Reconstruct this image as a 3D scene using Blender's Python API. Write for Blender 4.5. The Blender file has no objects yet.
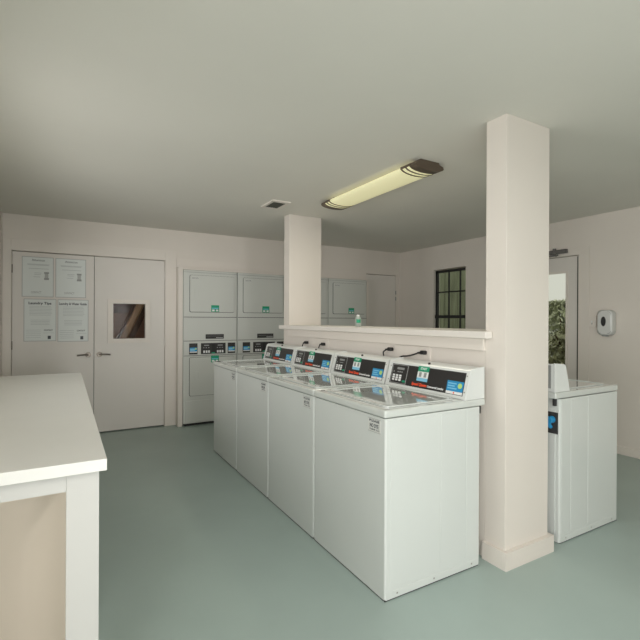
import bpy, bmesh, math, random
from mathutils import Vector, Matrix
random.seed(4)
SC = bpy.context.scene
COL = SC.collection
PI = math.pi

# ------------------------------------------------------------------ materials
def mat(name, color, rough=0.5, metal=0.0, coat=0.0, vary=0.0, vscale=3.0, bump=0.0, bscale=60.0,
        emit=None, estr=0.0, trans=0.0, ior=1.5, alpha=1.0, spec=0.5, stretch=None):
    m = bpy.data.materials.new(name); m.use_nodes = True
    nt = m.node_tree; b = nt.nodes['Principled BSDF']
    b.inputs['Base Color'].default_value = (*color, 1)
    b.inputs['Roughness'].default_value = rough
    b.inputs['Metallic'].default_value = metal
    b.inputs['Specular IOR Level'].default_value = spec
    b.inputs['Coat Weight'].default_value = coat
    b.inputs['Coat Roughness'].default_value = 0.04
    b.inputs['Transmission Weight'].default_value = trans
    b.inputs['IOR'].default_value = ior
    b.inputs['Alpha'].default_value = alpha
    if emit:
        b.inputs['Emission Color'].default_value = (*emit, 1)
        b.inputs['Emission Strength'].default_value = estr
    tc = nt.nodes.new('ShaderNodeTexCoord')
    src = tc.outputs['Object']
    if stretch:
        mp = nt.nodes.new('ShaderNodeMapping'); mp.inputs['Scale'].default_value = stretch
        nt.links.new(src, mp.inputs['Vector']); src = mp.outputs['Vector']
    if vary > 0:
        n = nt.nodes.new('ShaderNodeTexNoise'); n.inputs['Scale'].default_value = vscale
        n.inputs['Detail'].default_value = 5
        nt.links.new(src, n.inputs['Vector'])
        r = nt.nodes.new('ShaderNodeValToRGB')
        lo = tuple(max(0, c*(1-vary)) for c in color); hi = tuple(min(1, c*(1+vary)) for c in color)
        r.color_ramp.elements[0].position = 0.3; r.color_ramp.elements[1].position = 0.7
        r.color_ramp.elements[0].color = (*lo, 1); r.color_ramp.elements[1].color = (*hi, 1)
        nt.links.new(n.outputs['Fac'], r.inputs['Fac'])
        nt.links.new(r.outputs['Color'], b.inputs['Base Color'])
    if bump > 0:
        n2 = nt.nodes.new('ShaderNodeTexNoise'); n2.inputs['Scale'].default_value = bscale
        nt.links.new(src, n2.inputs['Vector'])
        bp = nt.nodes.new('ShaderNodeBump'); bp.inputs['Strength'].default_value = bump
        bp.inputs['Distance'].default_value = 0.002
        nt.links.new(n2.outputs['Fac'], bp.inputs['Height'])
        nt.links.new(bp.outputs['Normal'], b.inputs['Normal'])
    return m

M = {}
M['wall']    = mat('wall_paint', (0.725, 0.675, 0.615), 0.65, vary=0.02, vscale=2, bump=0.12, bscale=90)
M['trim']    = mat('trim_paint', (0.735, 0.685, 0.625), 0.5, vary=0.015, vscale=4)
M['door']    = mat('door_paint', (0.71, 0.675, 0.63), 0.5, vary=0.015, vscale=3)
M['ceiling'] = mat('ceiling_paint', (0.75, 0.73, 0.67), 0.85, vary=0.02, vscale=1.5, bump=0.2, bscale=140)
M['floor']   = mat('floor_paint', (0.36, 0.445, 0.415), 0.36, vary=0.06, vscale=1.3, bump=0.06, bscale=25)
M['ledge']   = mat('ledge_paint', (0.76, 0.72, 0.67), 0.35, vary=0.01)
M['counter'] = mat('counter_laminate', (0.82, 0.815, 0.78), 0.35, vary=0.01, vscale=6)
M['cwood']   = mat('counter_paint', (0.59, 0.585, 0.56), 0.45, vary=0.01)
M['cpanel']  = mat('counter_inner_panel', (0.78, 0.68, 0.57), 0.6, vary=0.03, vscale=2)
M['enamel']  = mat('white_enamel', (0.66, 0.69, 0.665), 0.22, coat=0.3, vary=0.008)
M['lid']     = mat('glossy_lid_enamel', (0.62, 0.65, 0.62), 0.06, coat=1.0, vary=0.008)
M['console'] = mat('console_enamel', (0.72, 0.74, 0.72), 0.3, coat=0.2, vary=0.008)
M['dryer']   = mat('dryer_enamel', (0.60, 0.615, 0.575), 0.38, coat=0.1, vary=0.01)
M['gap']     = mat('dark_gap', (0.03, 0.03, 0.03), 0.8)
M['black']   = mat('black_panel', (0.028, 0.026, 0.026), 0.35, vary=0.1)
M['grey']    = mat('grey_plastic', (0.30, 0.31, 0.30), 0.5)
M['lgrey']   = mat('light_grey_print', (0.42, 0.43, 0.42), 0.6)
M['screw']   = mat('steel_screw', (0.35, 0.34, 0.32), 0.35, metal=0.8)
M['white']   = mat('white_print', (0.80, 0.81, 0.80), 0.5)
M['green']   = mat('green_print', (0.01, 0.33, 0.17), 0.5)
M['teal']    = mat('blue_sticker', (0.02, 0.27, 0.55), 0.45)
M['lblue']   = mat('light_blue_print', (0.22, 0.55, 0.75), 0.45)
M['lime']    = mat('lime_print', (0.45, 0.68, 0.22), 0.45)
M['orange']  = mat('orange_red_print', (0.85, 0.09, 0.03), 0.45)
M['label']   = mat('label_paper', (0.62, 0.63, 0.60), 0.6)
M['paper']   = mat('notice_paper', (0.72, 0.755, 0.735), 0.6, vary=0.01)
M['ink']     = mat('dark_ink', (0.07, 0.08, 0.09), 0.7)
M['link']    = mat('pale_ink', (0.42, 0.45, 0.45), 0.7)
M['bronze']  = mat('dark_bronze', (0.16, 0.125, 0.095), 0.45, metal=0.5)
M['nickel']  = mat('satin_nickel', (0.17, 0.15, 0.125), 0.35, metal=0.7)
M['closer']  = mat('closer_metal', (0.17, 0.165, 0.155), 0.45, metal=0.4)
M['diffuser']= mat('lamp_diffuser', (0.75, 0.72, 0.5), 0.5, emit=(1.0, 0.94, 0.52), estr=0.34)
M['lamppan'] = mat('lamp_pan', (0.6, 0.6, 0.5), 0.5)
M['cord']    = mat('black_rubber', (0.015, 0.015, 0.015), 0.5)
M['winframe']= mat('black_window_metal', (0.012, 0.013, 0.012), 0.5)
M['glass']   = mat('clear_glass', (0.93, 0.96, 0.93), 0.02, trans=1.0, ior=1.1)
M['screen']  = mat('tinted_glass', (0.60, 0.66, 0.58), 0.02, trans=1.0, ior=1.1)
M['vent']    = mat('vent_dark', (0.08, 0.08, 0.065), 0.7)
M['disp']    = mat('dispenser_plastic', (0.66, 0.67, 0.65), 0.25, coat=0.4)
M['bottle']  = mat('bottle_plastic', (0.62, 0.68, 0.64), 0.3, trans=0.6)
M['leaf']    = mat('shrub_leaf', (0.40, 0.41, 0.26), 0.6, vary=0.4, vscale=9)
M['leaf2']   = mat('pale_leaf', (0.55, 0.58, 0.42), 0.6, vary=0.35, vscale=9)
M['bark']    = mat('bark', (0.12, 0.09, 0.06), 0.8)
M['ground']  = mat('outdoor_ground', (0.20, 0.19, 0.13), 0.9, vary=0.3, vscale=3)
M['fence']   = mat('weathered_fence', (0.36, 0.37, 0.28), 0.8, vary=0.3, vscale=4, stretch=(1, 6, .4))
M['cwall']   = mat('closet_wall', (0.27, 0.18, 0.14), 0.8, vary=0.05)
M['bwood']   = mat('dark_brown_wood', (0.05, 0.02, 0.01), 0.5, vary=0.3, vscale=8)
M['twood']   = mat('tan_wood', (0.30, 0.19, 0.115), 0.5, vary=0.2, vscale=8)

# ------------------------------------------------------------------ mesh helpers
class MB:
    def __init__(s): s.bm = bmesh.new(); s.mats = []
    def mi(s, m):
        m = M[m] if isinstance(m, str) else m
        if m not in s.mats: s.mats.append(m)
        return s.mats.index(m)
    def _fin(s, tmp, m):
        i = s.mi(m)
        for f in tmp.faces: f.material_index = i
        me = bpy.data.meshes.new('tmp'); tmp.to_mesh(me); tmp.free()
        s.bm.from_mesh(me); bpy.data.meshes.remove(me)
    def box(s, x0, x1, y0, y1, z0, z1, m, bev=0.0, seg=2, mtx=None):
        t = bmesh.new()
        bmesh.ops.create_cube(t, size=1)
        for v in t.verts:
            v.co = Vector(((x0+x1)/2+v.co.x*(x1-x0), (y0+y1)/2+v.co.y*(y1-y0), (z0+z1)/2+v.co.z*(z1-z0)))
        if bev > 0: bmesh.ops.bevel(t, geom=t.edges[:], offset=bev, segments=seg, profile=0.5, affect='EDGES')
        if mtx: bmesh.ops.transform(t, matrix=mtx, verts=t.verts)
        s._fin(t, m); return s
    def prism(s, pts, a, b, axis, m, bev=0.0, seg=2, mtx=None):
        """pts: 2D profile; extruded from a to b along axis ('x': pts=(y,z), 'y': (x,z), 'z': (x,y))"""
        t = bmesh.new()
        def mk(p, c):
            return {'x': (c, p[0], p[1]), 'y': (p[0], c, p[1]), 'z': (p[0], p[1], c)}[axis]
        va = [t.verts.new(mk(p, a)) for p in pts]; vb = [t.verts.new(mk(p, b)) for p in pts]
        t.faces.new(va); t.faces.new(vb[::-1])
        n = len(pts)
        for i in range(n):
            t.faces.new((va[i], vb[i], vb[(i+1) % n], va[(i+1) % n]))
        bmesh.ops.recalc_face_normals(t, faces=t.faces[:])
        if bev > 0: bmesh.ops.bevel(t, geom=t.edges[:], offset=bev, segments=seg, profile=0.5, affect='EDGES')
        if mtx: bmesh.ops.transform(t, matrix=mtx, verts=t.verts)
        s._fin(t, m); return s
    def ring(s, outer, inner, a, b, axis, m):
        """frame between two closed outlines with the same number of points"""
        t = bmesh.new()
        def mk(p, c):
            return {'x': (c, p[0], p[1]), 'y': (p[0], c, p[1]), 'z': (p[0], p[1], c)}[axis]
        oa = [t.verts.new(mk(p, a)) for p in outer]; ob = [t.verts.new(mk(p, b)) for p in outer]
        ia = [t.verts.new(mk(p, a)) for p in inner]; ib = [t.verts.new(mk(p, b)) for p in inner]
        n = len(outer)
        for i in range(n):
            j = (i+1) % n
            t.faces.new((oa[i], oa[j], ia[j], ia[i])); t.faces.new((ob[i], ib[i], ib[j], ob[j]))
            t.faces.new((oa[i], ob[i], ob[j], oa[j])); t.faces.new((ia[i], ia[j], ib[j], ib[i]))
        bmesh.ops.recalc_face_normals(t, faces=t.faces[:])
        s._fin(t, m); return s
    def cyl(s, p0, p1, r, m, r2=None, n=20):
        p0 = Vector(p0); p1 = Vector(p1); d = p1-p0
        t = bmesh.new()
        bmesh.ops.create_cone(t, cap_ends=True, segments=n, radius1=r, radius2=r if r2 is None else r2, depth=d.length)
        mx = Matrix.Translation((p0+p1)/2) @ d.to_track_quat('Z', 'Y').to_matrix().to_4x4()
        bmesh.ops.transform(t, matrix=mx, verts=t.verts)
        s._fin(t, m); return s
    def ball(s, c, rx, ry, rz, m, n=20):
        t = bmesh.new(); bmesh.ops.create_uvsphere(t, u_segments=n, v_segments=n//2, radius=1)
        for v in t.verts: v.co = Vector((c[0]+v.co.x*rx, c[1]+v.co.y*ry, c[2]+v.co.z*rz))
        s._fin(t, m); return s
    def lathe(s, prof, c, m, n=24):
        t = bmesh.new(); rings = []
        for r, z in prof:
            rings.append([t.verts.new((c[0]+r*math.cos(2*PI*k/n), c[1]+r*math.sin(2*PI*k/n), c[2]+z)) for k in range(n)])
        for a, b in zip(rings, rings[1:]):
            for k in range(n): t.faces.new((a[k], a[(k+1) % n], b[(k+1) % n], b[k]))
        t.faces.new(rings[0][::-1]); t.faces.new(rings[-1])
        bmesh.ops.recalc_face_normals(t, faces=t.faces[:])
        s._fin(t, m); return s
    def tube(s, pts, r, m, n=10):
        pts = [Vector(p) for p in pts]
        # Catmull-Rom resample
        P = [pts[0]]+pts+[pts[-1]]; out = []
        for i in range(1, len(P)-2):
            for k in range(6):
                u = k/6; a, b, c, d = P[i-1:i+3]
                out.append(0.5*((2*b)+(c-a)*u+(2*a-5*b+4*c-d)*u*u+(3*b-a-3*c+d)*u**3))
        out.append(pts[-1])
        t = bmesh.new(); rings = []; up = Vector((0.3, 0.2, 1)).normalized()
        for i, p in enumerate(out):
            d = (out[min(i+1, len(out)-1)]-out[max(i-1, 0)]).normalized()
            u = d.cross(up).normalized(); w = d.cross(u).normalized()
            rings.append([t.verts.new(p+r*(math.cos(2*PI*k/n)*u+math.sin(2*PI*k/n)*w)) for k in range(n)])
        for a, b in zip(rings, rings[1:]):
            for k in range(n): t.faces.new((a[k], a[(k+1) % n], b[(k+1) % n], b[k]))
        t.faces.new(rings[0][::-1]); t.faces.new(rings[-1])
        bmesh.ops.recalc_face_normals(t, faces=t.faces[:])
        s._fin(t, m); return s
    def text(s, body, size, m, mtx, extrude=0.0003, bold=0.0, shear=0.0, width=None, align='LEFT'):
        cu = bpy.data.curves.new('t', 'FONT'); cu.body = body; cu.size = size; cu.extrude = extrude
        cu.offset = bold; cu.shear = shear; cu.align_x = align; cu.resolution_u = 3
        o = bpy.data.objects.new('t', cu); COL.objects.link(o)
        dg = bpy.context.evaluated_depsgraph_get(); dg.update()
        me = bpy.data.meshes.new_from_object(o.evaluated_get(dg))
        bpy.data.objects.remove(o); bpy.data.curves.remove(cu)
        t = bmesh.new(); t.from_mesh(me); bpy.data.meshes.remove(me)
        if width and t.verts:
            xs = [v.co.x for v in t.verts]; k = width/(max(xs)-min(xs))
            for v in t.verts: v.co.x *= k
        bmesh.ops.transform(t, matrix=mtx, verts=t.verts)
        s._fin(t, m); return s
    def build(s, name, parent=None, label=None):
        me = bpy.data.meshes.new(name); s.bm.to_mesh(me); s.bm.free()
        for m in s.mats: me.materials.append(m)
        for p in me.polygons: p.use_smooth = True
        me.set_sharp_from_angle(angle=math.radians(35))
        o = bpy.data.objects.new(name, me); COL.objects.link(o)
        md = o.modifiers.new('wn', 'WEIGHTED_NORMAL'); md.keep_sharp = True; md.weight = 100
        if parent: o.parent = parent
        if label: o['label'] = label
        return o

def tag(o, label, cat, group=None, kind=None):
    if label: o['label'] = label
    if cat: o['category'] = cat
    if group: o['group'] = group
    if kind: o['kind'] = kind
    return o
def struct(o, label=None):
    o['kind'] = 'structure'
    if label: o['label'] = label
    return o
def thing(name, loc, label, cat, group=None, rz=0.0):
    o = bpy.data.objects.new(name, None); COL.objects.link(o)
    o.location = loc; o.rotation_euler = (0, 0, rz); o.empty_display_size = 0.1
    return tag(o, label, cat, group)
def copy_tree(o, parent=None):
    c = o.copy(); COL.objects.link(c); c.parent = parent
    for ch in list(kids[o.name]) if o.name in kids else []:
        copy_tree(ch, c)
    return c
kids = {}
def index_kids():
    kids.clear()
    for o in bpy.data.objects:
        if o.parent: kids.setdefault(o.parent.name, []).append(o)

def rrect(x0, x1, y0, y1, r, n=5):
    pts = []
    for cx, cy, a0 in ((x1-r, y1-r, 0), (x0+r, y1-r, 90), (x0+r, y0+r, 180), (x1-r, y0+r, 270)):
        for k in range(n+1):
            a = math.radians(a0+90*k/n); pts.append((cx+r*math.cos(a), cy+r*math.sin(a)))
    return pts

# ------------------------------------------------------------------ dimensions
H = 2.4675
XL, XR, YF, YN = -1.93, 3.598, 3.919, -7.5     # left, right, far, near walls
WT = 0.14

def wall_with_holes(mb, axis, c0, c1, u0, u1, z0, z1, holes, m):
    """holes: (ua, ub, za, zb), not overlapping in u; wall slab between c0..c1 on the given normal axis"""
    def bx(ua, ub, za, zb):
        if ub-ua < 1e-4 or zb-za < 1e-4: return
        if axis == 'y': mb.box(ua, ub, c0, c1, za, zb, m)
        else: mb.box(c0, c1, ua, ub, za, zb, m)
    u = u0
    for ua, ub, za, zb in sorted(holes):
        bx(u, ua, z0, z1); bx(ua, ub, z0, za); bx(ua, ub, zb, z1); u = ub
    bx(u, u1, z0, z1)

# ------------------------------------------------------------------ room shell
b = MB(); b.box(XL-WT, XR+WT, YN-WT, YF+1.4, -0.08, 0, 'floor')
struct(b.build('floor'), 'glossy grey green painted concrete floor')
b = MB(); b.box(XL-WT, XR+WT, YN-WT, YF+1.4, H, H+0.1, 'ceiling')
struct(b.build('ceiling'), 'pale painted ceiling')

DD = (-1.848, -0.242, 0.0, 2.075)          # double door
AL = (-0.047, 2.835, 0.0, 1.985)           # dryer alcove
SD = (2.905, 3.53, 0.0, 2.085)             # small door
b = MB(); wall_with_holes(b, 'y', YF, YF+WT, XL-WT, XR+WT, 0, H, [DD, AL, SD], 'wall')
struct(b.build('wall_far'))
b = MB()
b.box(AL[0]-0.1, AL[1]+0.05, YF+0.78, YF+0.86, 0, H, 'wall')
b.box(AL[0]-0.1, AL[0], YF+WT, YF+0.78, 0, H, 'wall'); b.box(AL[1], AL[1]+0.05, YF+WT, YF+0.78, 0, H, 'wall')
b.box(AL[0], AL[1], YF+WT, YF+0.78, 1.98, 2.06, 'wall')
struct(b.build('wall_alcove'))
b = MB(); b.box(XL-WT, AL[0]-0.1, YF+1.25, YF+1.35, 0, H, 'cwall')
b.box(XL-WT, XL-0.04, YF+WT, YF+1.25, 0, H, 'cwall'); b.box(AL[0]-0.16, AL[0]-0.1, YF+WT, YF+1.25, 0, H, 'cwall')
struct(b.build('wall_closet'))

WN = (2.565, 3.19, 0.95, 2.105)            # window in the right wall
RD = (1.068, 1.99, 0.0, 2.068)             # glazed door
b = MB(); wall_with_holes(b, 'x', XR, XR+WT, YN, YF, 0, H, [RD, WN], 'wall')
struct(b.build('wall_right'))
LW = (-4.3, -1.2, 0.5, 2.2); LV = (0.1, 2.1, 1.2, 2.2)  # LV: unseen opening added over the counter to brighten the far end
b = MB(); wall_with_holes(b, 'x', XL-WT, XL, YN, YF, 0, H, [LW, LV], 'wall')
struct(b.build('wall_left'))
NW = [(-1.8, 0.75, 0.1, 2.38)]
b = MB(); wall_with_holes(b, 'y', YN-WT, YN, XL-WT, XR+WT, 0, H, NW, 'wall')
struct(b.build('wall_near'))

# windows out of view; the one over the counter is added for its light
def simple_window(name, axis, c, h):
    u0, u1, z0, z1 = h; f = MB()
    def bx(a, bb, za, zb, mb=f, m='trim', t=0.05):
        if axis == 'y': mb.box(a, bb, c-t/2, c+t/2, za, zb, m)
        else: mb.box(c-t/2, c+t/2, a, bb, za, zb, m)
    bx(u0, u1, z0, z0+.05); bx(u0, u1, z1-.05, z1); bx(u0, u0+.05, z0+.05, z1-.05); bx(u1-.05, u1, z0+.05, z1-.05)
    mid = (u0+u1)/2; bx(mid-.02, mid+.02, z0+.05, z1-.05)
    o = struct(f.build(name))
    return o
simple_window('window_2', 'y', YN-0.07, NW[0])
simple_window('window_4', 'x', XL-0.07, LW); simple_window('added_window', 'x', XL-0.07, LV)

# ------------------------------------------------------------------ trims and baseboards
b = MB()
b.box(XL+0.001, -1.852, YF-0.012, YF, 0, 2.20, 'trim', 0.002); b.box(-1.852, -0.238, YF-0.012, YF, 2.08, 2.20, 'trim', 0.002)
b.box(-0.238, -0.104, YF-0.012, YF, 0, 2.20, 'trim', 0.002)
struct(b.build('trim_1'), 'wide flat casing around the double doors')
b = MB(); b.box(-0.10, 2.86, YF-0.006, YF, 2.0, 2.11, 'trim', 0.002)
struct(b.build('trim_2'), 'flat header board above the dryers')
b = MB()
b.box(XR-0.008, XR, 0.955, 1.064, 0, 2.07, 'wall', 0.002); b.box(XR-0.008, XR, 0.955, 2.1, 2.07, 2.15, 'wall', 0.002)
b.box(XR-0.014, XR, 1.994, 2.1, 0, 2.07, 'trim', 0.003)
struct(b.build('trim_3'), 'casing around the glazed door')
b = MB()
b.box(-0.103, -0.0475, 3.79, YF-0.0065, 0, 1.99, 'trim', 0.002); b.box(-0.0475, 2.835, 3.80, YF-0.0065, 1.966, 1.99, 'trim', 0.002)
b.box(2.822, 2.86, 3.80, YF-0.0065, 0, 1.934, 'trim', 0.002)
struct(b.build('trim_11'), 'boxed lining around the dryers')
def baseboard(name, *boxes):
    b = MB()
    for q in boxes: b.box(*q, 'trim', 0.004)
    return struct(b.build(name))
baseboard('baseboard_right', (XR-0.014, XR, YN, 0.953, 0, 0.085), (XR-0.014, XR, 2.102, YF-0.015, 0, 0.085))
baseboard('baseboard_far', (2.838, 2.903, YF-0.012, YF, 0, 0.085))
baseboard('baseboard_left', (XL, XL+0.012, YN, YF-0.014, 0, 0.085))

# ------------------------------------------------------------------ doors
def lever(parent, x, y, z, sgn):
    b = MB()
    b.cyl((x, y, z), (x, y-0.010, z), 0.031, 'nickel'); b.cyl((x, y-0.008, z), (x, y-0.045, z), 0.011, 'nickel')
    b.tube([(x, y-0.043, z), (x+sgn*0.03, y-0.047, z+0.002), (x+sgn*0.075, y-0.046, z+0.001), (x+sgn*0.115, y-0.043, z-0.003)], 0.009, 'nickel')
    return b.build('door_handle', parent)
# left leaf
b = MB(); b.box(DD[0]+0.004, -1.0455, YF+0.012, YF+0.052, 0.014, DD[3]-0.006, 'door', 0.002)
d1 = struct(b.build('door_1'), 'left leaf of the pale double door, with notices')
lever(d1, -1.105, YF+0.012, 0.925, -1)
for z in (1.88, 1.05, 0.25):
    b = MB(); b.cyl((DD[0]+0.002, YF+0.006, z-0.045), (DD[0]+0.002, YF+0.006, z+0.045), 0.007, 'nickel', n=10)
    b.build('hinge', d1)
# right leaf with window
wx0, wx1, wz0, wz1 = -0.838, -0.474, 1.105, 1.525
b = MB()
wall_with_holes(b, 'y', YF+0.012, YF+0.052, -1.0395, DD[1]-0.004, 0.014, DD[3]-0.006, [(wx0, wx1, wz0, wz1)], 'door')
d2 = struct(b.build('door_2'), 'right leaf of the pale double door, with a small window')
lever(d2, -0.985, YF+0.012, 0.925, 1)
def rect(x0, x1, z0, z1): return [(x1, z1), (x0, z1), (x0, z0), (x1, z0)]
b = MB(); b.ring(rect(wx0-0.06, wx1+0.055, wz0-0.05, wz1+0.05), rect(wx0, wx1, wz0, wz1), YF-0.010, YF+0.013, 'y', 'trim')
b.build('window_frame', d2)
b = MB(); b.box(wx0, wx1, YF+0.03, YF+0.036, wz0, wz1, 'glass'); b.build('glass_pane', d2)
for z in (1.88, 1.05, 0.25):
    b = MB(); b.cyl((DD[1]-0.002, YF+0.006, z-0.045), (DD[1]-0.002, YF+0.006, z+0.045), 0.007, 'door', n=10); b.build('hinge', d2)
# frame lining (dark rebate behind the gaps)
b = MB(); b.box(DD[0], DD[1], YF+0.055, YF+0.06, DD[3]-0.03, DD[3], 'gap'); b.box(DD[0], DD[0]+0.02, YF+0.055, YF+0.06, 0, DD[3]-.03, 'gap')
b.box(DD[1]-0.02, DD[1], YF+0.055, YF+0.06, 0, DD[3]-.03, 'gap'); b.box(-1.06, -1.025, YF+0.055, YF+0.06, 0, DD[3]-.03, 'gap')
b.box(DD[0]+.02, DD[1]-.02, YF+0.062, YF+0.07, 0.0, 0.03, 'gap')
struct(b.build('trim_4'), 'dark rebate behind the gaps of the double doors')
# closet beam
a = Vector((-0.83, YF+0.55, 0.72)); c = Vector((-0.28, YF+0.55, 1.90)); d = (c-a)
mx = Matrix.Translation((a+c)/2) @ Matrix.Rotation(math.atan2(d.x, d.z), 4, 'Y')
b = MB(); L = d.length/2
b.box(-0.052, 0.047, -0.04, 0.04, -L, L, 'twood', 0.03, 3, mtx=mx)
b.box(-0.080, -0.050, -0.03, 0.05, -L, L, 'bwood', 0.004, mtx=mx); b.box(0.045, 0.115, -0.02, 0.05, -L, L, 'bwood', 0.004, mtx=mx)
b.box(-1.05, -0.40, YF+0.60, YF+0.66, 1.42, 1.75, 'bwood', 0.004)
tag(b.build('diagonal_beam'), 'brown wooden diagonal beam seen through the small window of the double door', 'beam')

# small flush door at right
b = MB(); b.box(SD[0]+0.006, SD[1]-0.005, YF+0.01, YF+0.05, 0.012, SD[3]-0.006, 'door', 0.002)
d3 = struct(b.build('door_3'), 'narrow plain door right of the dryers')
for z in (1.80, 1.70, 0.3):
    b = MB(); b.cyl((SD[1]-0.004, YF+0.004, z-0.03), (SD[1]-0.004, YF+0.004, z+0.03), 0.008, 'grey' , n=10); b.build('hinge', d3)
b = MB(); b.box(SD[0], SD[1], YF+0.055, YF+0.06, 0, SD[3], 'gap'); struct(b.build('trim_5'), 'dark rebate behind the narrow door')

# glazed door in the right wall
gx0, gx1 = XR+0.02, XR+0.062
b = MB(); wall_with_holes(b, 'x', gx0, gx1, RD[0]+0.006, RD[1]-0.006, 0.012, RD[3]-0.006, [(1.205, 1.855, 0.28, 1.885)], 'door')
d4 = struct(b.build('door_4'), 'glazed door in the right wall behind the pillar')
b = MB(); b.box(gx0+0.016, gx0+0.022, 1.205, 1.855, 0.28, 1.885, 'glass'); b.build('glass_pane', d4)
b = MB(); b.ring(rect(1.185, 1.875, 0.26, 1.905), rect(1.21, 1.85, 0.285, 1.88), gx0-0.008, gx0, 'x', 'trim'); b.build('glazing_bead', d4)
b = MB(); b.box(gx0-0.006, gx0, 1.074, 1.088, 0.02, 2.055, 'vent'); b.build('door_edge_strip', d4, 'dark strip along the door edge')  # thin dark strip on the door face beside the jamb
b = MB()
b.box(XR-0.05, XR-0.015, 1.17, 1.42, 2.10, 2.145, 'closer', 0.006)
b.cyl((XR-0.035, 1.31, 2.09), (XR-0.035, 1.31, 2.165), 0.018, 'closer')
b.box(XR-0.075, XR-0.06, 1.25, 1.60, 2.072, 2.09, 'closer', 0.003)
b.cyl((XR-0.066, 1.27, 2.075), (XR-0.04, 1.30, 2.10), 0.010, 'closer')
b.build('door_closer', d4, 'dark metal closer')

# black window in the right wall
wx = XR+0.045
f = MB(); y0, y1, z0, z1 = WN[0]-0.0, WN[1]-0.03, WN[2], WN[3]-0.012
f.box(wx, wx+0.035, y0, y0+0.03, z0, z1, 'winframe'); f.box(wx, wx+0.035, y1-0.035, y1, z0, z1, 'winframe')
f.box(wx, wx+0.035, y0, y1, z1-0.035, z1, 'winframe'); f.box(wx, wx+0.035, y0, y1, z0, z0+0.035, 'winframe')
f.box(wx-0.012, wx+0.035, y0, y1, 1.375, 1.42, 'winframe')
w1 = struct(f.build('window_1'), 'black metal window with a grid of panes')
f = MB()
for yy in (2.705, 2.91): f.box(wx+0.004, wx+0.02, yy-0.010, yy+0.010, z0+.035, z1-.035, 'winframe')
f.box(wx+0.004, wx+0.02, y0, y1, 1.755, 1.775, 'winframe')
f.build('muntin_grid', w1)
f = MB(); f.box(wx+0.022, wx+0.026, y0+.01, y1-.01, z0+.02, z1-.02, 'screen'); f.build('glass_pane', w1)
f = MB(); f.box(XR, XR+WT, WN[1]-0.03, WN[1]-0.0005, WN[2], WN[3]-0.0005, 'trim'); f.box(XR-0.02, wx, WN[0], WN[1]-0.03, WN[2], WN[2]+0.02, 'trim')
struct(f.build('trim_6'), 'plaster reveal of the black window')

# ------------------------------------------------------------------ half wall, pillars, ledge
PX0, PX1 = 0.756, 1.142
b = MB(); b.box(PX0, PX1, 0.042, 2.461, 0, 1.243, 'wall')
struct(b.build('wall_middle'), 'thick half wall between the two rows of washers')
def pillar(name, y0, y1, x1, label):
    b = MB(); b.box(PX0, x1, y0, y1, 0, H, 'wall', 0.003)
    o = struct(b.build(name), label)
    b = MB(); t = 0.024
    e = 0.0 
    for q in ((PX0-t, x1+t, y0-t, y0, 0, 0.098), (PX0-t, PX0, y0, y1, 0, 0.098), (x1, x1+t, y0, y1, 0, 0.098)) + \
             (((PX0-t, x1+t, y1, y1+t, 0, 0.098),) if y0 > 1 else ()):
        b.box(*q, 'trim', 0.0015)
    b.build('baseboard', o)
    return o
pillar('pillar', -0.086, 0.042, PX1, 'tall square pillar at the near end of the half wall')
pillar('pillar', 2.461, 2.584, 1.155, 'pillar at the far end of the half wall, in front of the dryers')
b = MB(); b.box(0.700, 1.20, 0.0425, 2.4605, 1.243, 1.284, 'ledge', 0.006)
b.box(0.700, PX0-0.001, -0.004, 0.05, 1.243, 1.284, 'ledge', 0.006); b.box(0.700, PX0-0.001, 2.45, 2.60, 1.243, 1.284, 'ledge', 0.006)
struct(b.build('trim_7'), 'cream painted ledge board capping the half wall')
b = MB(); b.box(0.738, PX0, 0.043, 2.4605, 1.172, 1.243, 'trim', 0.003)
struct(b.build('trim_8'), 'apron strip under the ledge')
# access panels behind the washers
for nm, (ya, yb, za, zb) in zip(('trim_9', 'trim_10'), ((0.452, 0.776, 0.80, 1.168), (1.676, 1.987, 0.80, 1.168))):
    b = MB(); b.box(PX0-0.006, PX0, ya, yb, za, zb, 'wall', 0.002)
    struct(b.build(nm), 'thin access cover on the half wall')

# ------------------------------------------------------------------ washers
W, D = 0.6645, 0.666
WS = 0.6687
def face_mtx(o, u, v):
    """matrix placing text (x->u, y->v, z->normal) at o"""
    u = Vector(u).normalized(); v = Vector(v).normalized(); n = u.cross(v)
    m = Matrix((u, v, n)).transposed().to_4x4(); m.translation = Vector(o); return m

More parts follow.
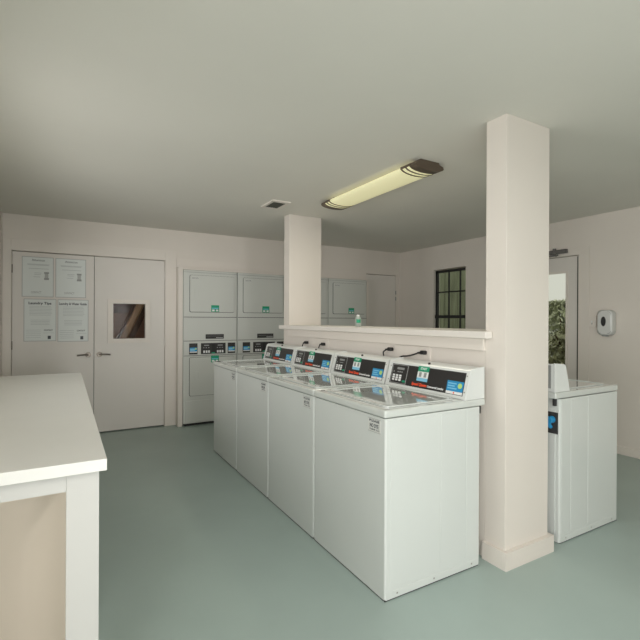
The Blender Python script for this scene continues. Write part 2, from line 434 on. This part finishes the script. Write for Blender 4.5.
def make_washer(label):
    t = thing('washing_machine', (0, 0, 0), label, 'washer', 'white top loading washers')
    b = MB()
    b.prism(rrect(0.0, D, 0.003, W, 0.011, 4), 0.006, 0.872, 'z', 'enamel')
    # shallow pressed panels on both side walls
    for ys, s in ((0.003, -1), (W, 1)):
        for xa, xb in ((0.03, 0.360), (0.368, 0.550), (0.558, 0.650)):
            y0, y1 = sorted((ys-s*0.002, ys+s*0.0018))
            b.box(xa, xb, y0, y1, 0.060, 0.862, 'enamel', 0.0014, 2)
    b.build('cabinet', t)
    b = MB(); b.box(0.0015, D-0.01, 0.005, W-0.003, 0.0, 0.008, 'gap'); b.build('base', t, 'dark base painting the shadow line under the cabinet')  # near-black box almost flush with the cabinet, painted as its shadow line
    for ys, s in ((0.003, -1), (W, 1)):
        b = MB()
        b.box(0.05, D-0.012, ys-0.0015, ys+0.0015, 0.010, 0.042, 'enamel', 0.001)
        for xs in (0.075, 0.32, 0.60):
            b.cyl((xs, ys+s*0.0010, 0.026), (xs, ys+s*0.0022, 0.026), 0.005, 'screw', n=10)
        b.build('toe_strip', t)
    b = MB()  # top deck
    b.box(-0.006, 0.706, 0.001, 0.664, 0.874, 0.914, 'lid', 0.010, 3)
    b.build('top_panel', t)
    b = MB()
    o_ = rrect(0.045, 0.525, 0.045, 0.615, 0.03); i_ = rrect(0.051, 0.519, 0.051, 0.609, 0.026)
    b.prism(rrect(0.051, 0.519, 0.051, 0.609, 0.026), 0.9142, 0.9175, 'z', 'lid', 0.0012)
    b.ring(rrect(0.047, 0.523, 0.047, 0.613, 0.03), rrect(0.064, 0.506, 0.064, 0.596, 0.02), 0.915, 0.9215, 'z', 'lid')
    b.build('lid', t)
    # console
    b = MB()
    prof = [(0.550, 0.914), (0.592, 1.066), (0.606, 1.075), (0.697, 1.084), (0.697, 0.914)]
    b.prism(prof, 0.006, 0.652, 'y', 'console', 0.003)
    for ya, yb in ((0.003, 0.014), (0.644, 0.655)):
        b.prism([(0.545, 0.914), (0.588, 1.069), (0.604, 1.080), (0.70, 1.089), (0.70, 0.914)], ya, yb, 'y', 'console', 0.002)
    con = b.build('console', t)
    P0 = Vector((0.550, 0.0, 0.914)); V = Vector((0.042, 0, 0.152)).normalized(); N = Vector((-V.z, 0, V.x))
    def fm(y, v, off=0.0): return face_mtx(P0+Vector((0, y, 0))+V*v+N*off, (0, -1, 0), V)
    # raised frame + black panel; face coordinates: y runs away from the viewer's left
    fx = Matrix((Vector((0, -1, 0)), V, N)).transposed().to_4x4(); fx.translation = P0+Vector((0, 0.655, 0))
    b = MB()   # u = 0.655 - y
    b.box(0.012, 0.646, 0.004, 0.018, 0, 0.0045, 'console', 0.0012, mtx=fx); b.box(0.012, 0.646, 0.147, 0.157, 0, 0.0045, 'console', 0.0012, mtx=fx)
    b.box(0.012, 0.032, 0.018, 0.147, 0, 0.0045, 'console', 0.0012, mtx=fx); b.box(0.628, 0.646, 0.018, 0.147, 0, 0.0045, 'console', 0.0012, mtx=fx)
    for u in (0.022, 0.637):
        for v in (0.04, 0.13): b.cyl(fx @ Vector((u, v, 0.004)), fx @ Vector((u, v, 0.0062)), 0.004, 'screw', n=8)
    b.build('panel_frame', t)
    b = MB(); b.box(0.032, 0.628, 0.018, 0.147, 0, 0.0022, 'black', mtx=fx)
    b.text('Speed Queen', 0.024, 'orange', fx @ Matrix.Translation((0.235, 0.031, 0.0026)), bold=0.0011, shear=0.2, width=0.125)
    b.text('Commercial Laundry', 0.017, 'white', fx @ Matrix.Translation((0.365, 0.031, 0.0026)), bold=0.0006, width=0.125)
    b.build('control_panel', t, 'black panel with orange and white lettering')
    b = MB(); b.ring(rect(0.040, 0.182, 0.022, 0.143), rect(0.0425, 0.1795, 0.0245, 0.1405), 0.002, 0.0036, 'z', 'lgrey')
    b.box(0.0425, 0.1795, 0.0245, 0.1405, 0.002, 0.003, 'black')
    for k in range(3): b.box(0.092+k*0.018, 0.102+k*0.018, 0.094, 0.100, 0.003, 0.0036, 'lgrey')
    b.box(0.055, 0.062, 0.092, 0.101, 0.003, 0.0036, 'lgrey')
    bmesh.ops.transform(b.bm, matrix=fx, verts=b.bm.verts)
    kp = b.build('keypad', t)
    b = MB(); b.box(0.085, 0.150, 0.112, 0.126, 0.003, 0.004, 'grey', mtx=fx); b.build('display', kp, 'grey display')
    for k in range(3):
        b = MB(); u0 = 0.056+k*0.030
        for j in range(3): b.box(u0, u0+0.020, 0.038+j*0.0145, 0.050+j*0.0145, 0.003, 0.006, 'white', 0.001, mtx=fx)
        b.build('button_column', kp)
    b = MB(); b.box(0.150, 0.176, 0.033, 0.046, 0.003, 0.006, 'green', 0.002, mtx=fx); b.build('start_button', kp, 'green button')
    b = MB()   # price tag: green top, white digits, blue base
    b.box(0.272, 0.360, 0.118, 0.152, 0.0046, 0.0056, 'green', mtx=fx); b.box(0.272, 0.360, 0.080, 0.121, 0.0046, 0.0056, 'white', mtx=fx)
    b.box(0.272, 0.360, 0.060, 0.080, 0.0046, 0.0056, 'lblue', mtx=fx)
    b.text('START', 0.020, 'white', fx @ Matrix.Translation((0.290, 0.131, 0.006)), bold=0.0004, width=0.052)
    b.box(0.286, 0.306, 0.086, 0.114, 0.0056, 0.0062, 'grey', mtx=fx); b.box(0.326, 0.346, 0.086, 0.114, 0.0056, 0.0062, 'grey', mtx=fx)
    b.build('price_sticker', t, 'green, white and blue sticker')
    b = MB()
    b.box(0.512, 0.624, 0.036, 0.094, 0.0046, 0.0056, 'teal', mtx=fx); b.box(0.512, 0.624, 0.021, 0.036, 0.0046, 0.0056, 'white', mtx=fx)
    for k, (ua, ub) in enumerate(((.519, .582), (.519, .567), (.519, .577))): b.box(ua, ub, 0.048+k*0.014, 0.055+k*0.014, 0.0056, 0.0061, 'lblue', mtx=fx)
    b.cyl(fx @ Vector((0.602, 0.070, 0.0050)), fx @ Vector((0.602, 0.070, 0.0064)), 0.015, 'lime', n=16)
    b.cyl(fx @ Vector((0.568, 0.028, 0.0050)), fx @ Vector((0.568, 0.028, 0.0064)), 0.005, 'orange', n=10)
    b.build('blue_sticker', t, 'blue sticker with a lime dot')
    b = MB(); b.cyl((0.612, 0.325, 1.074), (0.612, 0.325, 1.086), 0.008, 'gap', n=12); b.build('lock', t, 'small black lock')
    # front label  (viewer's right = -y)
    b = MB(); y0, y1, z0, z1 = 0.040, 0.135, 0.792, 0.858
    b.box(-0.0012, 0.0010, y0, y1, z0, z1, 'label')
    b.box(-0.0017, -0.0012, y0, y1, z1-0.002, z1, 'grey'); b.box(-0.0017, -0.0012, y0, y1, z0, z0+0.002, 'grey')
    b.text('PLEASE', 0.016, 'ink', face_mtx((-0.0015, y1-0.008, z1-0.017), (0, -1, 0), (0, 0, 1)), bold=0.0004, width=0.078)
    b.text('NO DYE', 0.026, 'ink', face_mtx((-0.0015, y1-0.012, z0+0.022), (0, -1, 0), (0, 0, 1)), bold=0.0006, width=0.068)
    b.text('THANK YOU', 0.012, 'ink', face_mtx((-0.0015, y1-0.010, z0+0.008), (0, -1, 0), (0, 0, 1)), bold=0.0, width=0.076)
    b.build('front_label', t, 'small printed paper label')
    # back of the machine
    b = MB()
    b.box(D, D+0.006, 0.03, W-0.025, 0.05, 0.80, 'enamel', 0.002)
    b.box(0.697, 0.700, 0.03, W-0.035, 0.935, 1.075, 'grey', 0.001)
    b.box(D, D+0.018, 0.012, 0.03, 0.83, 0.872, 'gap', 0.002); b.box(D, D+0.018, W-0.035, W-0.017, 0.83, 0.872, 'gap', 0.002)
    b.build('back_panel', t)
    b = MB(); b.box(D+0.004, D+0.009, 0.50, W-0.008, 0.66, 0.79, 'gap', 0.001)
    b.cyl((D+0.004, 0.622, 0.745), (D+0.05, 0.622, 0.745), 0.022, 'teal', n=14); b.cyl((D+0.004, 0.545, 0.755), (D+0.05, 0.545, 0.755), 0.02, 'orange', n=14)
    b.tube([(D+0.035, 0.622, 0.74), (D+0.04, 0.622, 0.72), (D+0.02, 0.620, 0.70)], 0.012, 'teal')
    b.build('water_inlet', t, 'blue and red hose connectors in a dark recess')
    return t

wl = ['nearest white top loading washer of the front row, beside the tall pillar',
      'second white top loading washer of the front row from the tall pillar',
      'third white top loading washer of the front row from the tall pillar',
      'farthest white top loading washer of the front row, by the dryers']
proto = make_washer(wl[0])
proto.location = (0.0, 0.0, 0)
index_kids()
for i in range(1, 4):
    o = copy_tree(proto); o.location = (0, i*WS, 0); o['label'] = wl[i]
o = copy_tree(proto); o.location = (1.941, 0.588, 0); o.rotation_euler = (0, 0, PI)
o['label'] = 'white washer right of the tall pillar, facing away from the front row'
del o['group']

# power cords and plugs behind the consoles
def plug(y, z, path, label):
    b = MB(); x = PX0-0.0065 
    b.box(x-0.03, x, y-0.022, y+0.018, z-0.012, z+0.014, 'cord', 0.006, 3)
    b.cyl((x-0.018, y+0.015, z-0.002), (x-0.020, y+0.045, z-0.004), 0.009, 'cord', 0.006, 12)
    b.tube([(x-0.020, y+0.040, z-0.004)]+path, 0.0048, 'cord')
    return tag(b.build('power_cord'), label, 'cord', 'power cords behind the washers')
X = 0.725
plug(0.50, 1.130, [(X, 0.58, 1.112), (X, 0.64, 1.098), (X, 0.69, 1.092), (X, 0.722, 1.07), (X, 0.73, 0.99), (X, 0.73, 0.90)],
     'long black power cord above the console of the nearest washer')
plug(0.825, 1.132, [(X, 0.862, 1.125), (X, 0.888, 1.108), (X, 0.885, 1.08), (X, 0.875, 1.0), (X, 0.875, 0.90)],
     'short black power cord curling down between the nearest and second washer consoles')
plug(1.745, 1.120, [(X, 1.80, 1.09), (X, 1.82, 1.04), (X, 1.82, 0.92)], 'black plug behind the third washer console, the nearer of two')
plug(2.055, 1.120, [(X, 2.11, 1.09), (X, 2.13, 1.04), (X, 2.13, 0.92)], 'black plug farthest along the half wall, next to the far pillar')

# ------------------------------------------------------------------ dryers
DW = 0.708
def make_dryer(label):
    t = thing('stacked_dryer', (0, 0, 0), label, 'dryer', 'stacked dryers in the alcove')
    b = MB(); b.box(0.002, DW-0.002, 0.004, 0.70, 0.03, 1.962, 'dryer', 0.006); b.box(0.006, DW-0.006, -0.001, 0.006, 1.932, 1.936, 'grey')
    b.box(0.006, DW-0.006, -0.001, 0.006, 1.366, 1.372, 'gap'); b.box(0.006, DW-0.006, -0.001, 0.006, 1.066, 1.071, 'gap')
    b.box(0.006, DW-0.006, -0.001, 0.006, 0.880, 0.884, 'gap')
    b.build('cabinet', t)
    b = MB(); b.box(0.03, DW-0.03, 0.02, 0.68, 0.0, 0.032, 'gap'); b.build('base', t, 'dark base painting the shadow line under the cabinet')
    def ddoor(z0, z1, gz, name):
        bb = MB(); bb.prism(rrect(0.076, 0.668, z0, z1, 0.022), -0.0005, 0.006, 'y', 'gap')
        bb.prism(rrect(0.0795, 0.6645, z0+0.0045, z1-0.003, 0.02), -0.012, 0.0, 'y', 'dryer', 0.002)
        dd = bb.build(name, t)
        bb = MB(); zc = (z0+z1)/2
        bb.ring(rrect(0.135, 0.195, zc-0.04, zc+0.06, 0.008), rrect(0.141, 0.189, zc-0.034, zc+0.054, 0.006), -0.0145, -0.011, 'y', 'dryer')
        bb.box(0.143, 0.187, -0.0125, -0.0115, zc-0.03, zc+0.05, 'dryer'); bb.build('door_pull', dd)
        bb = MB(); x = 0.352
        bb.box(x, x+0.105, -0.0135, -0.0115, gz, gz+0.085, 'green')
        bb.box(x+0.012, x+0.093, -0.0142, -0.0135, gz+0.040, gz+0.052, 'lblue')
        bb.box(x+0.012, x+0.045, -0.0142, -0.0135, gz+0.008, gz+0.030, 'white'); bb.box(x+0.062, x+0.093, -0.0142, -0.0135, gz+0.008, gz+0.030, 'white')
        bb.build('green_sticker', dd, 'small green sticker')
        return dd
    up = ddoor(1.43, 1.90, 1.438, 'upper_door')
    b = MB(); b.box(0.10, 0.19, -0.0132, -0.0115, 1.842, 1.880, 'label'); 
    b.text('NO DYE', 0.022, 'ink', face_mtx((0.106, -0.0136, 1.852), (1, 0, 0), (0, 0, 1)), width=0.076)
    b.build('paper_label', up, 'small printed label')
    ddoor(0.373, 0.862, 0.790, 'lower_door')
    b = MB(); b.box(0.285, 0.525, -0.003, 0.005, 1.092, 1.150, 'black'); b.box(0.42, 0.515, -0.0036, -0.003, 1.100, 1.110, 'lgrey')
    b.box(0.30, 0.51, -0.0038, -0.003, 1.126, 1.129, 'grey'); b.build('coin_slot_plate', t, 'black slotted plate')
    b = MB(); b.box(0.004, DW-0.004, -0.006, 0.005, 0.888, 1.062, 'dryer', 0.003); cp = b.build('control_strip', t)
    for nm, xa, xb in (('display_window', 0.072, 0.178), ('keypad', 0.222, 0.548), ('display_window', 0.578, 0.680)):
        b = MB(); b.box(xa, xb, -0.0085, -0.005, 0.900, 1.038, 'black')
        if nm == 'keypad':
            for q in (xa+0.03, xa+0.21):
                for k in range(3): b.box(q+k*0.032, q+0.022+k*0.032, -0.0098, -0.0085, 0.914, 0.944, 'white')
                for k in range(3): b.box(q+k*0.032, q+0.014+k*0.032, -0.0095, -0.0085, 0.975, 0.983, 'lgrey')
                b.box(q+0.01, q+0.075, -0.0095, -0.0085, 1.002, 1.016, 'grey')
            b.box(xa+0.138, xa+0.185, -0.0095, -0.0085, 0.903, 0.918, 'green')
            b.box(xa+0.14, xa+0.19, -0.0095, -0.0085, 0.925, 1.03, 'gap')
            b.build(nm, cp, 'black keypad with white buttons')
        else:
            b.box(xa+0.008, xb-0.006, -0.0098, -0.0085, 0.936, 0.985, 'teal'); b.box(xa+0.012, xb-0.035, -0.0103, -0.0098, 0.945, 0.972, 'lblue')
            b.box(xa+0.008, xb-0.006, -0.0098, -0.0085, 0.922, 0.935, 'white'); b.cyl((xb-0.022, -0.0098, 0.968), (xb-0.022, -0.0106, 0.968), 0.012, 'lime', n=12)
            b.build(nm, cp, 'black window with a blue card')
    b = MB(); b.box(0.03, DW-0.03, -0.003, 0.005, 0.05, 0.315, 'dryer', 0.003); b.build('kick_panel', t)
    return t
YD = 3.775
dl = ['leftmost stacked dryer, next to the double doors',
      'second stacked dryer from the left, right of it stands the far pillar',
      'stacked dryer mostly hidden behind the far pillar',
      'rightmost stacked dryer, beside the narrow door']
dp = make_dryer(dl[0]); dp.location = (-0.045, YD, 0)
index_kids()
for i in range(1, 4):
    o = copy_tree(dp); o.location = (-0.045+i*0.7145, YD, 0); o['label'] = dl[i]

# ------------------------------------------------------------------ counter at the left
CT = thing('work_counter', ((XL-1.227)/2, 1.0, 0), 'long white folding counter with open front and square post at the left wall', 'counter')
def cpart(b, name, label=None):
    o = b.build(name, CT, label); o.matrix_parent_inverse = Matrix.Translation(CT.location).inverted(); return o
b = MB(); b.box(XL+0.001, -1.227, -0.146, 2.24, 0.8775, 0.914, 'counter', 0.002); cpart(b, 'countertop')
for ya, yb in ((-0.12, -0.035), (2.13, 2.215)):
    b = MB(); b.box(-1.338, -1.247, ya, yb, 0, 0.8775, 'cwood', 0.002); cpart(b, 'leg')
for ya, yb in ((-0.12, -0.10), (2.195, 2.215)):
    b = MB(); b.box(XL+0.001, -1.338, ya, yb, 0.822, 0.8775, 'cwood', 0.001); cpart(b, 'apron')
b = MB(); b.box(-1.275, -1.255, -0.035, 2.13, 0.822, 0.8775, 'cwood', 0.001); cpart(b, 'apron')
b = MB(); b.box(XL+0.001, -1.262, 0.40, 0.42, 0, 0.8775, 'cpanel', 0.001); cpart(b, 'inner_panel', 'tan inner panel')

# ------------------------------------------------------------------ notices on the door
def notice(x0, x1, z0, z1, style, title, label):
    y = YF+0.0118
    b = MB(); b.box(x0, x1, y-0.0012, y, z0, z1, 'paper')
    w = x1-x0; h = z1-z0; yy = y-0.0016
    def tx(s, fx_, fz, size, m, width, bold=0.0):
        b.text(s, size, m, face_mtx((x0+w*fx_, yy, z0+h*fz), (1, 0, 0), (0, 0, 1)), 0.0002, bold, 0, width*w)
    def ln(xa, xb, fz, th=0.004, m='link'): b.box(x0+w*xa, x0+w*xb, y-0.0018, y-0.0012, z0+h*fz-th/2, z0+h*fz+th/2, m)
    # clear sleeve edge
    b.ring(rect(x0-0.004, x1+0.004, z0-0.004, z1+0.004), rect(x0+0.002, x1-0.002, z0+0.002, z1-0.002), y-0.0018, y, 'y', 'lgrey')
    if style == 0:
        tx(title, 0.30, 0.90, 0.034, 'ink', 0.42)
        for xa, xb, fz in ((.15, .88, .82), (.17, .85, .80), (.2, .85, .71), (.38, .62, .60), (.38, .6, .56), (.36, .58, .50)): ln(xa, xb, fz)
        b.box(x0+w*.70, x0+w*.86, y-0.0018, y-0.0012, z0+h*.59, z0+h*.63, 'grey'); b.box(x0+w*.70, x0+w*.86, y-0.0018, y-0.0012, z0+h*.43, z0+h*.48, 'grey')
        b.box(x0+w*.72, x0+w*.84, y-0.0018, y-0.0012, z0+h*.48, z0+h*.59, 'lgrey')
        tx('CONTACT', 0.27, 0.08, 0.034, 'grey', 0.34)
    else:
        tx(title, 0.13 if style == 1 else 0.03, 0.88, 0.036, 'ink', 0.72 if style == 1 else 0.92, 0.0012)
        for k in range(7): ln(.16, .84+.02*(k % 3), .83-k*0.035, 0.003)
        for k in range(4): ln(.2, .8, .50-k*0.035, 0.003)
        for k in range(5): ln(.06, .52, .26-k*0.045, 0.003)
        tx('CONTACT', 0.62, 0.24, 0.022, 'ink', 0.28, 0.0006); ln(.60, .94, .19, .003)
        b.box(x0+w*.74, x0+w*.84, y-0.0018, y-0.0012, z0+h*.04, z0+h*.12, 'ink')
    return tag(b.build('paper_notice'), label, 'notice', 'notices taped to the door')
notice(-1.752, -1.46, 1.585, 2.018, 0, 'Attention', 'upper left of the four white notices taped to the left door leaf')
notice(-1.433, -1.134, 1.585, 2.018, 0, 'Attention', 'upper right of the four white notices taped to the left door leaf')
notice(-1.734, -1.432, 1.095, 1.555, 1, 'Laundry Tips', 'lower left notice on the left door leaf, titled Laundry Tips')
notice(-1.411, -1.107, 1.085, 1.555, 2, 'Laundry & Water Guide', 'lower right notice on the left door leaf, with a long bold title')

# ------------------------------------------------------------------ right wall fittings
t = thing('soap_dispenser', (XR, 0.768, 1.20), 'white rounded wall dispenser with an oval dark window, on the right wall', 'dispenser')
b = MB()
b.prism(rrect(-0.072, 0.072, 0.0, 0.256, 0.045, 8), -0.088, 0.0, 'x', 'disp', 0.02, 4)
b.build('housing', t)
b = MB(); tm = bmesh.new(); bmesh.ops.create_cone(tm, cap_ends=True, segments=24, radius1=1, radius2=1, depth=0.006)
for v in tm.verts: v.co = Vector((-0.089+v.co.z, 0.008+v.co.x*0.022, 0.14+v.co.y*0.05))
b._fin(tm, 'gap'); b.build('level_window', t, 'dark oval window')
b = MB(); b.box(-0.075, -0.035, -0.02, 0.03, -0.014, 0.004, 'grey', 0.004); b.build('nozzle', t, 'grey nozzle')
t = thing('light_switch', (XR, 0.918, 1.338), 'small white switch plate on the right wall beside the glazed door', 'switch')
b = MB(); b.box(-0.020, 0.0, -0.037, 0.037, -0.058, 0.058, 'trim', 0.003); b.build('cover_plate', t)
b = MB(); b.box(-0.030, -0.02, -0.006, 0.006, -0.012, 0.010, 'white', 0.002); b.box(-0.0215, -0.0195, -0.004, 0.004, -0.03, -0.016, 'grey'); b.build('toggle', t)

# ------------------------------------------------------------------ bottle on the ledge
t = thing('plastic_bottle', (0.905, 1.44, 1.284), 'small cloudy plastic bottle with a green mark standing on the ledge', 'bottle')
b = MB(); b.lathe([(0.022, 0), (0.026, 0.004), (0.027, 0.02), (0.027, 0.07), (0.022, 0.082), (0.015, 0.088), (0.013, 0.092)], (0, 0, 0), 'bottle'); b.build('body', t)
b = MB(); b.cyl((0, 0, 0.092), (0, 0, 0.106), 0.014, 'white'); b.build('cap', t)
b = MB(); 
n = 10; tm = bmesh.new(); ra, rb = [], []
for k in range(n+1):
    a = math.radians(200+k*8); ra.append(tm.verts.new((0.0278*math.cos(a), 0.0278*math.sin(a), 0.035))); rb.append(tm.verts.new((0.0278*math.cos(a), 0.0278*math.sin(a), 0.065)))
for k in range(n): tm.faces.new((ra[k], ra[k+1], rb[k+1], rb[k]))
b._fin(tm, 'green'); b.build('green_label', t, 'green label')

# ------------------------------------------------------------------ ceiling fixtures
LX, LY0, LY1 = 0.915, 0.625, 1.86
def lprof(s=1.0, dz=0.0):
    p = [(-0.088, 0), (-0.094, -0.014), (-0.132, -0.024), (-0.137, -0.038)]
    for k in range(1, 12):
        a = PI-PI*k/12; p.append((0.133*math.cos(a), -0.038-0.027*math.sin(a)))
    p += [(0.137, -0.038), (0.132, -0.024), (0.094, -0.014), (0.088, 0)]
    return [(x*s, z-dz*(1 if z < -0.037 else 0)) for x, z in p]
t = thing('ceiling_lamp', (LX, (LY0+LY1)/2, H), 'long curved fluorescent ceiling lamp with bronze end caps, glowing pale yellow', 'lamp')
hl = (LY1-LY0)/2
b = MB(); b.prism([(-0.08, 0), (-0.085, -0.018), (0.085, -0.018), (0.08, 0)], -hl+0.02, hl-0.02, 'y', 'lamppan'); b.build('pan', t)
b = MB(); b.prism([p for p in lprof(0.97, 0) if p[1] < -0.017], -hl+0.02, hl-0.02, 'y', 'diffuser'); b.build('diffuser', t, 'glowing yellowish diffuser')
def cap(sgn):
    b = MB(); P = lprof(1.0, 0.003)
    def Y(d): return sgn*(hl-d)
    b.prism(P, Y(0.0), Y(0.062), 'y', 'bronze')
    inner = lprof(0.965, -0.001)
    for d0, d1 in ((0.092, 0.103), (0.136, 0.148)):
        b.ring(P, [(x, min(z, 0)) for x, z in inner], min(Y(d0), Y(d1)), max(Y(d0), Y(d1)), 'y', 'bronze')
    for sx in (-1, 1):
        x0, x1 = sorted((sx*0.135, sx*0.142))
        y0, y1 = sorted((Y(0.05), Y(0.148)))
        b.box(x0-0.002*sx, x1-0.002*sx, y0, y1, -0.041, -0.026, 'bronze')
    b.build('end_cap', t, 'bronze end cap with two ribs')
cap(-1); cap(1)

t = thing('ceiling_vent', (0.46, 2.185, H), 'small rectangular ceiling vent with dark slats near the far pillar', 'vent')
b = MB(); b.ring([(0.095, 0.14), (-0.095, 0.14), (-0.095, -0.14), (0.095, -0.14)], [(0.062, 0.115), (-0.068, 0.115), (-0.068, -0.10), (0.062, -0.10)], -0.012, 0, 'z', 'trim'); b.build('frame', t)
b = MB(); b.box(-0.068, 0.062, -0.10, 0.115, -0.004, -0.001, 'gap')
for k in range(8): b.box(-0.068, 0.062, -0.096+k*0.026, -0.084+k*0.026, -0.010, -0.004, 'vent')
b.build('slats', t, 'dark slats')

# ------------------------------------------------------------------ outdoors
b = MB(); b.box(XR+WT+0.001, 14, -6, 12, -0.1, -0.02, 'ground'); struct(b.build('ground'), 'ground outside the right wall')
b = MB()
for k in range(12): b.box(5.3, 5.33, 2.9+k*0.32, 3.205+k*0.32, -0.02, 2.7, 'fence')
b.box(5.33, 5.37, 2.9, 6.74, 0.4, 0.5, 'fence'); b.box(5.33, 5.37, 2.9, 6.74, 2.2, 2.3, 'fence')
tag(b.build('board_fence'), 'weathered vertical board fence outside the black window', 'fence')
def shrub(x, y, r, h, n, m, label):
    t = thing('shrub', (x, y, -0.02), label, 'shrub')
    b = MB()
    for k in range(7):
        a = k*0.9; b.tube([(0, 0, 0), (0.1*math.cos(a), 0.1*math.sin(a), h*0.35), (r*0.6*math.cos(a), r*0.6*math.sin(a), h*0.8)], 0.012, 'bark', 6)
    b.build('stem', t)
    b = MB(); i = b.mi(m)
    for k in range(n):
        a = random.random()*2*PI; rr = r*math.sqrt(random.random()); z = h*(0.12+0.88*random.random()**0.8)
        rr *= 1.0 if z < h*0.6 else max(0.25, (h*1.05-z)/(h*0.45))
        c = Vector((rr*math.cos(a), rr*math.sin(a), z))
        q = Matrix.Rotation(random.random()*6, 3, 'Z') @ Matrix.Rotation(random.uniform(-1.2, 1.2), 3, 'X')
        s = random.uniform(0.045, 0.08)
        vs = [b.bm.verts.new(c+q @ Vector(p)) for p in ((-s*.4, 0, 0), (0, -s, s*.15), (s*.4, 0, 0), (0, s, s*.15))]
        f = b.bm.faces.new(vs); f.material_index = i
    b.build('foliage', t)
shrub(5.6, 2.05, 0.75, 1.42, 5200, 'leaf', 'green shrub outside the glazed door')
shrub(7.4, 3.4, 1.0, 1.75, 6000, 'leaf2', 'paler taller shrub behind the green one outside the glazed door')

# ------------------------------------------------------------------ lights
def area(name, loc, rot, sx, sy, power, color):
    l = bpy.data.lights.new(name, 'AREA'); l.shape = 'RECTANGLE'; l.size = sx; l.size_y = sy
    l.energy = power; l.color = color
    o = bpy.data.objects.new(name, l); COL.objects.link(o); o.location = loc; o.rotation_euler = rot
    return o
DAY = (1.0, 0.99, 0.985)
area('daylight_near', (0.6, YN-6.0, 1.5), (PI/2, 0, 0), 3.4, 2.6, 390, DAY)
area('daylight_left', (XL-0.16, -2.75, 1.2), (0, -PI/2, 0), 1.35, 3.0, 82, DAY)
area('added_fill_over_counter', (XL-1.7, -0.1, 1.6), (0, -PI/2, math.radians(38)), 1.7, 3.0, 150, DAY)  # added fill through the counter window, angled to brighten the far wall
l = bpy.data.lights.new('tube_glow', 'AREA'); l.shape = 'RECTANGLE'; l.size = 0.22; l.size_y = 1.0; l.energy = 6; l.color = (1, 0.94, 0.80)
o = bpy.data.objects.new('tube_glow', l); COL.objects.link(o); o.location = (LX, (LY0+LY1)/2, H-0.10)
l = bpy.data.lights.new('added_ceiling_fill', 'AREA'); l.shape = 'RECTANGLE'; l.size = 0.22; l.size_y = 1.0; l.energy = 30; l.color = (1, 0.97, 0.94)  # added fill light behind the camera, no lamp fixture belongs to it
o = bpy.data.objects.new('added_ceiling_fill', l); COL.objects.link(o); o.location = (LX-1.2, -2.0, H-0.10)
l = bpy.data.lights.new('added_closet_fill', 'POINT'); l.energy = 5.5; l.color = (1, 0.80, 0.66); l.shadow_soft_size = 0.06  # added point light that brightens the closet seen through the door window
o = bpy.data.objects.new('added_closet_fill', l); COL.objects.link(o); o.location = (-1.3, YF+0.5, 1.7)

w = bpy.data.worlds.new('sky'); SC.world = w; w.use_nodes = True
bg = w.node_tree.nodes['Background']; bg.inputs['Color'].default_value = (0.92, 0.91, 0.80, 1); bg.inputs['Strength'].default_value = 0.70

# ------------------------------------------------------------------ camera
yaw, pitch, roll = map(math.radians, (28.4292, -0.0675, 0.2721))
fwd = Vector((math.sin(yaw)*math.cos(pitch), math.cos(yaw)*math.cos(pitch), math.sin(pitch)))
right = Vector((math.cos(yaw), -math.sin(yaw), 0)); up = right.cross(fwd)
R = right*math.cos(roll)+up*math.sin(roll); U = -right*math.sin(roll)+up*math.cos(roll)
cam = bpy.data.cameras.new('camera'); co = bpy.data.objects.new('camera', cam); COL.objects.link(co)
mw = Matrix((R, U, -fwd)).transposed().to_4x4(); mw.translation = Vector((-1.3431, -1.5808, 1.3449)); co.matrix_world = mw
cam.sensor_width = 36; cam.sensor_fit = 'HORIZONTAL'; cam.lens = 427.68/640*36; cam.shift_x = 23.6246/640; cam.clip_start = 0.05
SC.camera = co

SC.view_settings.view_transform = 'Standard'; SC.view_settings.look = 'None'
SC.view_settings.gamma = 1.0; SC.view_settings.use_curve_mapping = False
SC.view_settings.exposure = 0.04
